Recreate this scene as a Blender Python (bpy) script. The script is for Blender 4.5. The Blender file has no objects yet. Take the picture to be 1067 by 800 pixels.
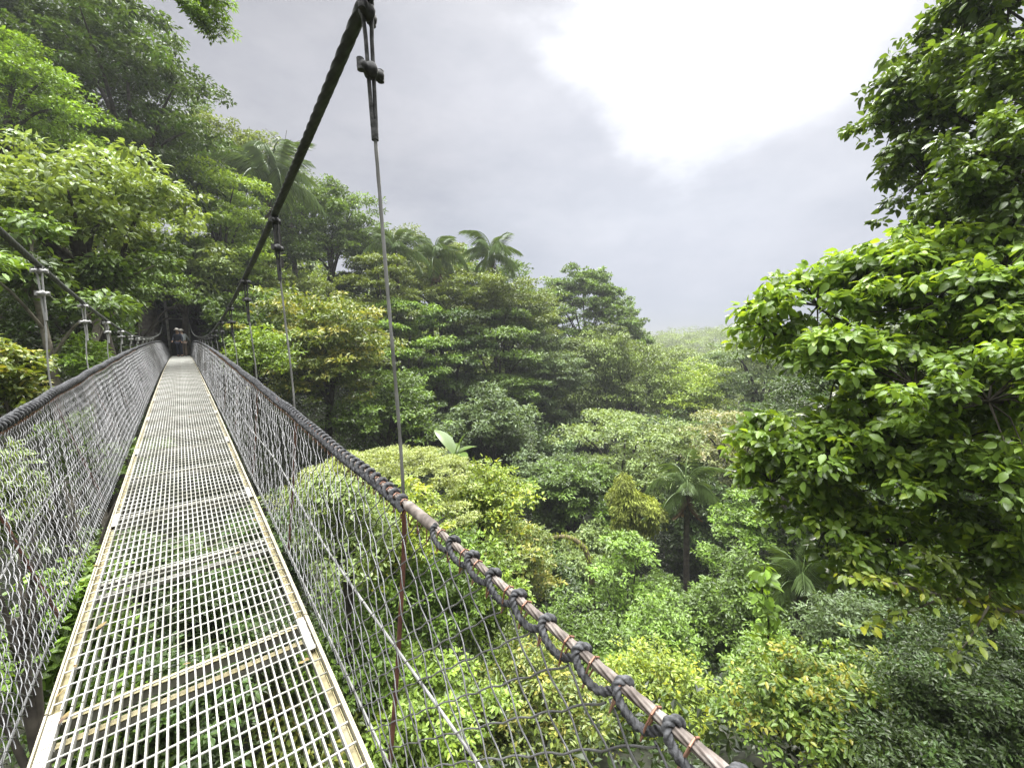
import bpy, math
import numpy as np
R = math.radians
rng = np.random.default_rng(7)
scene = bpy.context.scene
COL = scene.collection

# ------------------------------------------------------------------ camera
F_PX = 436.0
YAW, PITCH, ROLL = R(38.0), R(-5.35), R(-2.1)
CAM = np.array([0.0, 0.0, 1.6])
fw = np.array([math.sin(YAW)*math.cos(PITCH), math.cos(YAW)*math.cos(PITCH), math.sin(PITCH)])
rt0 = np.array([math.cos(YAW), -math.sin(YAW), 0.0]); up0 = np.cross(rt0, fw)
rt = rt0*math.cos(ROLL) + up0*math.sin(ROLL)
up = up0*math.cos(ROLL) - rt0*math.sin(ROLL)
def at(px, py, dist):
    """point of the place seen at this pixel, dist metres away over the ground"""
    r = fw*F_PX + rt*(px-533.5) - up*(py-400.0)
    return CAM + r/math.hypot(r[0], r[1])*dist
def depth(P): return float((P-CAM) @ fw)

from mathutils import Matrix, Vector
cd = bpy.data.cameras.new('camera'); cam = bpy.data.objects.new('camera', cd); COL.objects.link(cam)
cd.sensor_fit = 'HORIZONTAL'; cd.sensor_width = 36.0; cd.lens = F_PX/1067.0*36.0
cd.clip_start = 0.02; cd.clip_end = 3000
M = Matrix.Identity(4)
for i in range(3):
    M[i][0] = rt[i]; M[i][1] = up[i]; M[i][2] = -fw[i]; M[i][3] = CAM[i]
cam.matrix_world = M
scene.camera = cam

# ------------------------------------------------------------------ helpers
def tag(o, label=None, cat=None, group=None, kind=None):
    if label: o['label'] = label
    if cat: o['category'] = cat
    if group: o['group'] = group
    if kind: o['kind'] = kind
    return o
def empty(name, loc=(0, 0, 0), parent=None):
    o = bpy.data.objects.new(name, None); COL.objects.link(o)
    o.empty_display_size = 0.2
    o.location = [float(v) for v in loc]
    if parent: o.parent = parent
    return o
def mesh_of(name, parts, mat, smooth=True, tint=None):
    """parts: list of (V, F) with F all of one width each"""
    Vs, loops, sizes, off = [], [], [], 0
    for V, F in parts:
        V = np.asarray(V, np.float32); F = np.asarray(F, np.int64)
        Vs.append(V); loops.append((F+off).ravel()); sizes.append(np.full(len(F), F.shape[1], np.int64)); off += len(V)
    V = np.concatenate(Vs); L = np.concatenate(loops).astype(np.int32); S = np.concatenate(sizes)
    me = bpy.data.meshes.new(name)
    me.vertices.add(len(V)); me.vertices.foreach_set('co', V.ravel())
    me.loops.add(len(L)); me.loops.foreach_set('vertex_index', L)
    me.polygons.add(len(S))
    st = np.zeros(len(S), np.int32); st[1:] = np.cumsum(S)[:-1]
    me.polygons.foreach_set('loop_start', st)
    me.polygons.foreach_set('use_smooth', np.full(len(S), smooth, bool))
    me.update(calc_edges=True)
    if tint is not None:
        a = me.attributes.new('tint', 'FLOAT', 'POINT'); a.data.foreach_set('value', np.asarray(tint, np.float32))
    me.materials.append(mat)
    return me
def obj(name, parts, mat, parent=None, smooth=True, tint=None, loc=None):
    o = bpy.data.objects.new(name, mesh_of(name, parts, mat, smooth, tint)); COL.objects.link(o)
    if parent: o.parent = parent
    if loc is not None: o.location = [float(v) for v in loc]
    return o
def unit(a): return a/(np.linalg.norm(a, axis=-1, keepdims=True)+1e-9)

def tube(P, r, n=6, lobes=0, amp=0.0, twist=0.0, cap=True, ref=None):
    P = np.asarray(P, float); m = len(P); r = np.broadcast_to(np.asarray(r, float), (m,))
    T = np.gradient(P, axis=0); T = unit(T)
    N = np.zeros((m, 3))
    a = np.array([0, 0, 1.0]) if abs(T[0, 2]) < .9 else np.array([1.0, 0, 0])
    N[0] = unit(np.cross(T[0], a))
    for i in range(1, m):
        v = N[i-1] - T[i]*(N[i-1] @ T[i]); N[i] = v/(np.linalg.norm(v)+1e-9)
    B = np.cross(T, N)
    s = np.r_[0, np.cumsum(np.linalg.norm(np.diff(P, axis=0), axis=1))]
    th = np.linspace(0, 2*np.pi, n, endpoint=False)[None, :] * np.ones((m, 1))
    rad = r[:, None]*np.ones((1, n))
    if lobes: rad = rad*(1+amp*np.abs(np.cos((lobes*(th - twist*s[:, None]))/2)) - amp/2)
    V = P[:, None, :] + rad[..., None]*(np.cos(th)[..., None]*N[:, None, :] + np.sin(th)[..., None]*B[:, None, :])
    V = V.reshape(-1, 3)
    i = np.arange(m-1)[:, None]*n; j = np.arange(n)[None, :]; k = (j+1) % n
    Fq = np.stack([i+j, i+k, i+n+k, i+n+j], -1).reshape(-1, 4)
    out = [(V, Fq)]
    if cap:
        out.append((V[:n], np.arange(n)[::-1][None, :])); out.append((V[-n:], np.arange(n)[None, :]))
    return out
def tubes_straight(A, B, r, n=5):
    """many straight sticks at once"""
    A = np.asarray(A, float); B = np.asarray(B, float); m = len(A)
    T = unit(B-A); ref = np.where(np.abs(T[:, 2:3]) < .9, [[0, 0, 1.0]], [[1.0, 0, 0]])
    N = unit(np.cross(T, ref)); Bn = np.cross(T, N)
    th = np.linspace(0, 2*np.pi, n, endpoint=False)
    ring = np.cos(th)[None, :, None]*N[:, None, :] + np.sin(th)[None, :, None]*Bn[:, None, :]
    r = np.broadcast_to(np.asarray(r, float), (m,))[:, None, None]
    V = np.concatenate([A[:, None, :]+ring*r, B[:, None, :]+ring*r], 1).reshape(-1, 3)
    i = np.arange(m)[:, None]*2*n; j = np.arange(n)[None, :]; k = (j+1) % n
    return (V, np.stack([i+j, i+k, i+n+k, i+n+j], -1).reshape(-1, 4))
BOXF = np.array([[0, 1, 3, 2], [4, 6, 7, 5], [0, 4, 5, 1], [2, 3, 7, 6], [0, 2, 6, 4], [1, 5, 7, 3]])
def box(c, s):
    c = np.asarray(c, float); s = np.asarray(s, float)/2
    V = np.array([[x, y, z] for x in (-1, 1) for y in (-1, 1) for z in (-1, 1)], float)*s + c
    return (V, BOXF)
def smooth_curve(K, n):
    """Catmull-Rom through the key points"""
    K = np.asarray(K, float); P = np.vstack([2*K[0]-K[1], K, 2*K[-1]-K[-2]])
    t = np.linspace(0, len(K)-1-1e-6, n); i = t.astype(int); u = (t-i)[:, None]
    a, b, c, d = P[i], P[i+1], P[i+2], P[i+3]
    return .5*((2*b)+(-a+c)*u+(2*a-5*b+4*c-d)*u**2+(-a+3*b-3*c+d)*u**3)

# ------------------------------------------------------------------ materials
def new_mat(name):
    m = bpy.data.materials.new(name); m.use_nodes = True
    nt = m.node_tree; nt.nodes.clear(); out = nt.nodes.new('ShaderNodeOutputMaterial')
    return m, nt, out
def mat(name, c1, c2=None, scale=8.0, rough=.6, metal=0.0, bump=0.0, spec=.5, detail=5, c3=None):
    m, nt, out = new_mat(name)
    b = nt.nodes.new('ShaderNodeBsdfPrincipled'); nt.links.new(b.outputs[0], out.inputs[0])
    b.inputs['Roughness'].default_value = rough; b.inputs['Metallic'].default_value = metal
    b.inputs['Specular IOR Level'].default_value = spec
    tc = nt.nodes.new('ShaderNodeTexCoord')
    no = nt.nodes.new('ShaderNodeTexNoise'); no.inputs['Scale'].default_value = scale; no.inputs['Detail'].default_value = detail
    nt.links.new(tc.outputs['Object'], no.inputs['Vector'])
    cr = nt.nodes.new('ShaderNodeValToRGB')
    cr.color_ramp.elements[0].position = .35; cr.color_ramp.elements[1].position = .68
    cr.color_ramp.elements[0].color = (*c1, 1); cr.color_ramp.elements[1].color = (*(c2 or c1), 1)
    if c3:
        e = cr.color_ramp.elements.new(.52); e.color = (*c3, 1)
    nt.links.new(no.outputs['Fac'], cr.inputs['Fac']); nt.links.new(cr.outputs['Color'], b.inputs['Base Color'])
    if bump:
        bp = nt.nodes.new('ShaderNodeBump'); bp.inputs['Strength'].default_value = bump; bp.inputs['Distance'].default_value = .02
        nt.links.new(no.outputs['Fac'], bp.inputs['Height']); nt.links.new(bp.outputs[0], b.inputs['Normal'])
    return m
def leaf_mat(name, old, mid, young, gloss=.40, trans=.26):
    m, nt, out = new_mat(name)
    at_ = nt.nodes.new('ShaderNodeAttribute'); at_.attribute_name = 'tint'
    cr = nt.nodes.new('ShaderNodeValToRGB'); e = cr.color_ramp.elements
    e[0].position = .08; e[0].color = (*old, 1); e[1].position = .97; e[1].color = (*young, 1)
    k = e.new(.5); k.color = (*mid, 1)
    k2 = e.new(.76); k2.color = (*[a*.75+b*.25 for a, b in zip(mid, young)], 1)
    nt.links.new(at_.outputs['Fac'], cr.inputs['Fac'])
    b = nt.nodes.new('ShaderNodeBsdfPrincipled'); b.inputs['Roughness'].default_value = gloss
    b.inputs['Specular IOR Level'].default_value = .5
    nt.links.new(cr.outputs['Color'], b.inputs['Base Color'])
    t = nt.nodes.new('ShaderNodeBsdfTranslucent')
    mx = nt.nodes.new('ShaderNodeMix'); mx.data_type = 'RGBA'; mx.blend_type = 'MULTIPLY'; mx.inputs['Factor'].default_value = 1
    nt.links.new(cr.outputs['Color'], mx.inputs[6]); mx.inputs[7].default_value = (1.7, 1.6, .6, 1)
    nt.links.new(mx.outputs[2], t.inputs['Color'])
    ms = nt.nodes.new('ShaderNodeMixShader'); ms.inputs[0].default_value = trans
    nt.links.new(b.outputs[0], ms.inputs[1]); nt.links.new(t.outputs[0], ms.inputs[2]); nt.links.new(ms.outputs[0], out.inputs[0])
    return m
PAL = {}
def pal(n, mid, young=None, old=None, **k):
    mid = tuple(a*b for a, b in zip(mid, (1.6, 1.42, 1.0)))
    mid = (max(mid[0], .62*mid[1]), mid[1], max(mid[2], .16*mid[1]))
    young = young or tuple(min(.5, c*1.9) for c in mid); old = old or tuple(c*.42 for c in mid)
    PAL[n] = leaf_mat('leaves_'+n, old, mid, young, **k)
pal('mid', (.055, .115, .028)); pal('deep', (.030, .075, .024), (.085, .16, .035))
pal('fresh', (.080, .165, .034)); pal('lime', (.13, .22, .022), (.24, .33, .03))
pal('vivid', (.155, .245, .018), (.30, .38, .03))
pal('pale', (.125, .19, .075), (.25, .33, .15)); pal('grey', (.075, .125, .060), (.15, .21, .10))
pal('olive', (.090, .135, .036), (.19, .24, .06)); pal('gold', (.090, .140, .036), (.36, .33, .075))
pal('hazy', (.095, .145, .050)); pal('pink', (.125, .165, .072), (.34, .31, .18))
pal('lemon', (.17, .225, .085), (.30, .35, .15)); pal('yellow', (.145, .225, .024), (.36, .38, .03))
pal('orange', (.095, .175, .024), (.33, .31, .040)); pal('glossy', (.082, .185, .024), (.26, .36, .045), gloss=.36, trans=.42)
pal('glossdark', (.048, .115, .028), (.18, .27, .040), gloss=.33); pal('palm', (.060, .105, .045), (.13, .18, .08), gloss=.38)
pal('moss', (.15, .20, .034), (.34, .40, .07), gloss=.7); pal('dead', (.085, .058, .034), (.16, .12, .07), gloss=.8)
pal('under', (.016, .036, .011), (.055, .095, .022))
M_BARK = mat('bark_dark', (.022, .018, .013), (.07, .06, .045), 6, .9, bump=.6)
M_BARKP = mat('bark_pale', (.10, .085, .065), (.30, .27, .22), 5, .9, bump=.5)
M_MOSSB = mat('bark_mossy', (.05, .045, .02), (.16, .13, .06), 7, .95, bump=.6)
M_SOIL = mat('soil', (.010, .012, .005), (.026, .028, .012), .6, .95, bump=.5)
M_GRATE = mat('grating_cream', (.15, .145, .115), (.36, .357, .325), 2.3, .6, c3=(.30, .297, .265), detail=9)
M_CHAN = mat('channel_yellow', (.17, .145, .07), (.31, .285, .19), 5.0, .6, c3=(.25, .215, .115))
M_LIP = mat('lip_cream', (.28, .255, .17), (.43, .40, .31), 6.0, .6)
M_PLATE = mat('splice_white', (.28, .27, .235), (.42, .41, .38), 14, .5)
M_BEAM = mat('beam_grey', (.16, .155, .13), (.32, .31, .26), 7, .6)
M_WIRE = mat('galvanised_wire', (.10, .10, .10), (.225, .225, .23), 6, .45, .55)
M_CABLE = mat('cable_dark', (.012, .014, .012), (.040, .046, .038), 14, .7, .05)
M_HANG = mat('hanger_steel', (.14, .14, .13), (.34, .34, .33), 5, .5, .5)
M_HANG_SUNLIT = mat('hanger_sunlit', (.26, .26, .25), (.42, .42, .41), 5, .45, .3)  # left hangers: same steel, sunlight put into a paler colour
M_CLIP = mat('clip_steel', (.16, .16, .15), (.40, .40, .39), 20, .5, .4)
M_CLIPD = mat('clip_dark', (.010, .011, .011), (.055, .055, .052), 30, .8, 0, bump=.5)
M_RAIL = mat('rail_rusty', (.060, .048, .040), (.205, .182, .162), 26, .7, .15, c3=(.130, .108, .092))
M_ROPE = mat('rope_dark', (.016, .017, .018), (.085, .086, .090), 60, .9, bump=.4)
M_TIE = mat('tie_copper', (.26, .12, .075), (.44, .26, .19), 20, .5, .4)
M_RUST = mat('rust', (.055, .022, .014), (.15, .065, .04), 14, .85, .1)
M_LITTER = mat('dead_leaf', (.06, .035, .018), (.20, .15, .05), 30, .8)
M_SIDE = mat('side_cable', (.14, .14, .135), (.30, .30, .29), 8, .5, .25)

# ------------------------------------------------------------------ terrain
def sstep(a, b, x):
    t = np.clip((x-a)/(b-a), 0, 1); return t*t*(3-2*t)
def ground_z(x, y):
    x = np.asarray(x, float); y = np.asarray(y, float)
    fl = np.where(x < 0, -7-.55*x, np.where(x < 25, -7-.45*x, -18.25-.08*(np.minimum(x, 70)-25)))
    yc = 12+.25*np.clip(x, -20, 120)
    far = np.maximum(y-yc-6, 0)*.37 + np.maximum(y-44-.2*np.maximum(x, 0), 0)*.45*(1-sstep(20, 60, x))
    near = np.maximum(yc-6-y, 0)*.6
    near = 9*np.tanh(near/9); far = 26*np.tanh(far/26)
    z = fl+far+near
    z = np.minimum(z, 34)
    r = np.hypot(x, y)
    az = np.degrees(np.arctan2(x, y))
    ridge = (2.5+3.0*np.sin(az*.23+.6)+1.5*np.sin(az*.61))*sstep(30, 55, az)
    z = z*(1-sstep(75, 130, r)*sstep(25, 50, az)) + (-21)*sstep(75, 130, r)*sstep(25, 50, az)
    z = z + sstep(200, 340, r)*sstep(25, 50, az)*(21-13+ridge*1.3)
    z = z + .5*np.sin(x*.45+1.3)*np.cos(y*.38) + .25*np.sin(x*1.1+y*.9)
    return z
gx = np.unique(np.r_[np.linspace(-160, -30, 30), np.linspace(-30, 70, 120), np.linspace(70, 420, 70)])
gy = np.unique(np.r_[np.linspace(-160, -20, 30), np.linspace(-20, 80, 120), np.linspace(80, 420, 70)])
X, Y = np.meshgrid(gx, gy, indexing='ij'); V = np.stack([X, Y, ground_z(X, Y)], -1).reshape(-1, 3)
i = np.arange(len(gx)-1)[:, None]*len(gy); j = np.arange(len(gy)-1)[None, :]
Fg = np.stack([i+j, i+j+len(gy), i+j+len(gy)+1, i+j+1], -1).reshape(-1, 4)
tag(obj('ground', [(V, Fg)], M_SOIL), kind='structure')

# ------------------------------------------------------------------ leaves
def frame(ax, nr):
    ax = unit(ax); nr = unit(nr - ax*np.sum(nr*ax, -1, keepdims=True)); return ax, nr, np.cross(ax, nr)
def leaf_quads(P, ax, nr, L, W, fold=.18):
    n = len(P); ax, nr, sd = frame(ax, nr); L = np.broadcast_to(L, (n,))[:, None]; W = np.broadcast_to(W, (n,))[:, None]
    V = np.stack([P, P+ax*L*.46-sd*W*.5+nr*W*fold, P+ax*L-nr*L*.08, P+ax*L*.46+sd*W*.5+nr*W*fold], 1).reshape(-1, 3)
    b = np.arange(n)[:, None]*4
    return V, np.concatenate([b+np.array([[0, 2, 1]]), b+np.array([[0, 3, 2]])], 0), 4
def leaf_big(P, ax, nr, L, W, fold=.16, curl=.22):
    n = len(P); ax, nr, sd = frame(ax, nr); L = np.broadcast_to(L, (n,))[:, None]; W = np.broadcast_to(W, (n,))[:, None]
    def m(s): return P+ax*L*s-nr*L*curl*s*s
    def e(s, w, g): return m(s)+sd*W*.5*w*g+nr*W*fold*w
    ring = [m(0), m(.3), m(.68), m(1.0), e(.16, .62, -1), e(.42, 1, -1), e(.75, .66, -1), e(.16, .62, 1), e(.42, 1, 1), e(.75, .66, 1)]
    V = np.stack(ring, 1).reshape(-1, 3)
    T = np.array([[0, 1, 4], [4, 1, 5], [1, 2, 5], [5, 2, 6], [2, 3, 6], [0, 7, 1], [7, 8, 1], [1, 8, 2], [8, 9, 2], [2, 9, 3]])
    b = np.arange(n)[:, None, None]*10
    return V, (b+T[None]).reshape(-1, 3), 10
def dz(y): return .0765*y-.00086*np.asarray(y, float)**2      # height of the bridge deck
def rand_dir(g, n, up_bias=0.0):
    d = g.normal(size=(n, 3)); d = unit(d)
    flip = (d[:, 2] < 0) & (g.random(n) < up_bias); d[flip, 2] *= -1
    return d
def leaves_in_clumps(g, C, Rr, n, L, aspect, flat=.6, droop=.25, upn=.8, big=False, hang=0.0, rnd=.5, tint_c=None, tint_amp=.5, fill=.45, org=None):
    w = Rr**2; idx = g.choice(len(C), n, p=w/w.sum())
    d = rand_dir(g, n, .75)
    P = C[idx] + d*(Rr[idx]*g.random(n)**fill)[:, None]*np.array([1, 1, flat])
    if org is not None:      # nothing grows through the walkway
        Q = P+org; k = ~((np.abs(Q[:, 0]+.15) < 1.55) & (Q[:, 1] > -4) & (Q[:, 1] < 47) & (Q[:, 2] > dz(Q[:, 1])-1.2) & (Q[:, 2] < dz(np.minimum(Q[:, 1], 41))+3.4))
        P, d, idx = P[k], d[k], idx[k]; n = len(P)
    ax = d*np.array([1, 1, .35]) + g.normal(size=(n, 3))*rnd
    ax[:, 2] -= droop; ax = unit(ax)
    if hang: ax = unit(ax*(1-hang)+np.array([0, 0, -1.0])*hang)
    nr = np.array([0, 0, upn]) + d*.45 + g.normal(size=(n, 3))*.42
    Ls = L*g.uniform(.5, 1.35, n)
    V, Fc, k = (leaf_big if big else leaf_quads)(P, ax, nr, Ls, Ls*aspect)
    tc = tint_c if tint_c is not None else g.beta(2.2, 2.2, len(C))
    t = np.clip(tc[idx] + g.normal(size=n)*.19, 0, 1)
    return V, Fc, np.repeat(t, k)

def make_lobes(g, style, rx, ry, rz):
    if style in ('dome', 'drape'):
        nl = 15
        i = np.arange(nl)+.5; ph = i*2.39996+g.random()*6; zz = 1-1.65*i/nl
        d = np.stack([np.cos(ph)*np.sqrt(1-zz**2), np.sin(ph)*np.sqrt(1-zz**2), zz], 1)
        d = unit(d+g.normal(size=d.shape)*.32)
        c = d*np.array([rx, ry, rz])*.62*g.uniform(.62, 1.28, nl)[:, None]
        r = .44*min(rx, .5*(rx+rz))*g.uniform(.45, 1.30, nl)
        c = np.vstack([c, [[0, 0, 0]]]); r = np.r_[r, .5*min(rx, rz)]
        return c, r
    if style in ('layer', 'feather'):
        nl = 24
        h = np.linspace(-.95, .95, nl)+g.normal(size=nl)*.05; h = np.clip(h, -.9, .97)
        ph = np.arange(nl)*2.39996+g.random()*6
        rad = np.sqrt(1-h**2)*g.uniform(.35, .78, nl)
        c = np.stack([np.cos(ph)*rad*rx, np.sin(ph)*rad*ry, h*rz], 1)
        return c, rx*g.uniform(.32, .48, nl)
    if style == 'umbrella':
        nl = 120
        ph = np.arange(nl)*2.39996; rad = np.sqrt((np.arange(nl)+.5)/nl); sh = np.where(np.arange(nl) % 3 == 0, .78, 1.0)
        c = np.stack([np.cos(ph)*rad*rx*.88*sh, np.sin(ph)*rad*ry*.88*sh, rz*(1-1.72*rad**2.1)*np.where(sh < 1, .8, 1.0)], 1)
        c += g.normal(size=c.shape)*np.array([rx*.03, rx*.03, rz*.06])
        return c, rx*g.uniform(.10, .17, nl)
    if style == 'carpet':
        nl = 26
        ph = np.arange(nl)*2.39996; rad = np.sqrt((np.arange(nl)+.5)/nl)
        c = np.stack([np.cos(ph)*rad*rx*.9, np.sin(ph)*rad*ry*.9, rz*(1.5*np.sqrt(np.maximum(0, 1-(rad*.93)**2))-.7)], 1)
        return c, rx*g.uniform(.24, .30, nl)
def clumps_from_lobes(g, style, c, r):
    C, Q = [], []
    for p, s in zip(c, r):
        if style in ('dome', 'drape'):
            n = 38; d = rand_dir(g, n, .6)
            C.append(p+d*s*(g.uniform(.45, 1.12, n)+g.uniform(.1, .55, n)*(g.random(n) < .14))[:, None]*np.array([1, 1, .82])); Q.append(s*.27*g.uniform(.5, 1.4, n))
        elif style in ('layer', 'feather', 'umbrella'):
            n = 26; a = g.random(n)*6.283; q = np.sqrt(g.random(n))
            z = -.22*q**2*s + g.normal(size=n)*(.20 if style == 'umbrella' else .045)*s + .14*s
            C.append(p+np.stack([np.cos(a)*q*s, np.sin(a)*q*s, z], 1)); Q.append(s*.22*g.uniform(.6, 1.35, n))
        else:
            n = 22; a = g.random(n)*6.283; q = np.sqrt(g.random(n))
            C.append(p+np.stack([np.cos(a)*q*s, np.sin(a)*q*s, -.2*q**2*s], 1)); Q.append(s*.24*g.uniform(.7, 1.2, n))
    return np.vstack(C), np.concatenate(Q)

def limbs(base, top, lobes, r0, g, every=1, bend=.06):
    if len(lobes) > 40: every = 9
    H = np.linalg.norm(top-base)
    side = g.normal(size=3)*np.array([1, 1, 0])*H*bend
    K = np.array([base, base*.6+top*.4+side, base*.25+top*.75+side*.6, top])
    P = smooth_curve(K, 16); out = tube(P, np.linspace(r0, r0*.45, 16)*(1+.5*np.exp(-np.linspace(0, 1, 16)*12)), 9)
    for l in lobes[::every]:
        s = P[int(g.integers(9, 15))]
        mid = s*.45+l*.55+np.array([0, 0, .12*np.linalg.norm(l-s)])
        q = smooth_curve([s, mid, l], 9)
        out += tube(q, np.linspace(r0*.36, r0*.07, 9), 6)
    return out

def plant(name, style, px, py, w, h, D, lp, palette, label, seed, cov=5.0, cat=None, lobes=None, bark=None, base_off=(0, 0), aspect=.5, big=None, group=None, flat=None, droop=.25):
    g = np.random.default_rng(seed)
    c0 = at(px, py, D); z = depth(c0); rx = w/2*z/F_PX; rz = h/2*z/F_PX; ry = rx*.92
    if style == 'carpet': ry = rx*1.0
    gz = float(ground_z(c0[0]+base_off[0], c0[1]+base_off[1]))
    base = np.array([c0[0]+base_off[0], c0[1]+base_off[1], min(gz, c0[2]-rz*.9)-.15])
    root = empty(name, base)
    tag(root, label, cat or ('shrub' if name == 'shrub' else 'tree'), group)
    lc, lr = make_lobes(g, style, rx, ry, rz) if lobes is None else lobes
    C, Q = clumps_from_lobes(g, style, lc, lr)
    L = lp*z/F_PX
    if style == 'umbrella': cov *= 1.7
    n = int(cov*.785*w*h/(.5*lp*lp*aspect))
    kw = dict(flat=.36, droop=droop, upn=1.0)
    if style in ('layer', 'umbrella'): kw = dict(flat=.42, droop=.28, upn=1.2)
    if style == 'feather': kw = dict(flat=.5, droop=.15, upn=1.0)
    if style == 'carpet': kw = dict(flat=.5, droop=.05, upn=1.3)
    if style == 'drape': kw = dict(flat=1.2, droop=.5, upn=.3, hang=.35)
    V, Fc, t = leaves_in_clumps(g, C, Q, n, L, aspect, big=(lp > 5.6 if big is None else big), org=c0, **kw)
    off = c0-base
    obj('crown', [(V+off, Fc)], PAL[palette], root, smooth=False, tint=t)
    hgt = float(off[2])
    r0 = max(.03, min(.55, .045*rx+.012*hgt)) if name != 'shrub' else .03+.01*hgt
    tp = off-np.array([0, 0, rz*.25])
    obj('trunk' if name != 'shrub' else 'stem', limbs(np.zeros(3), tp, lc+off, r0, g, 1 if len(lc) < 15 else 2), bark or M_BARK, root)
    return root

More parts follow.
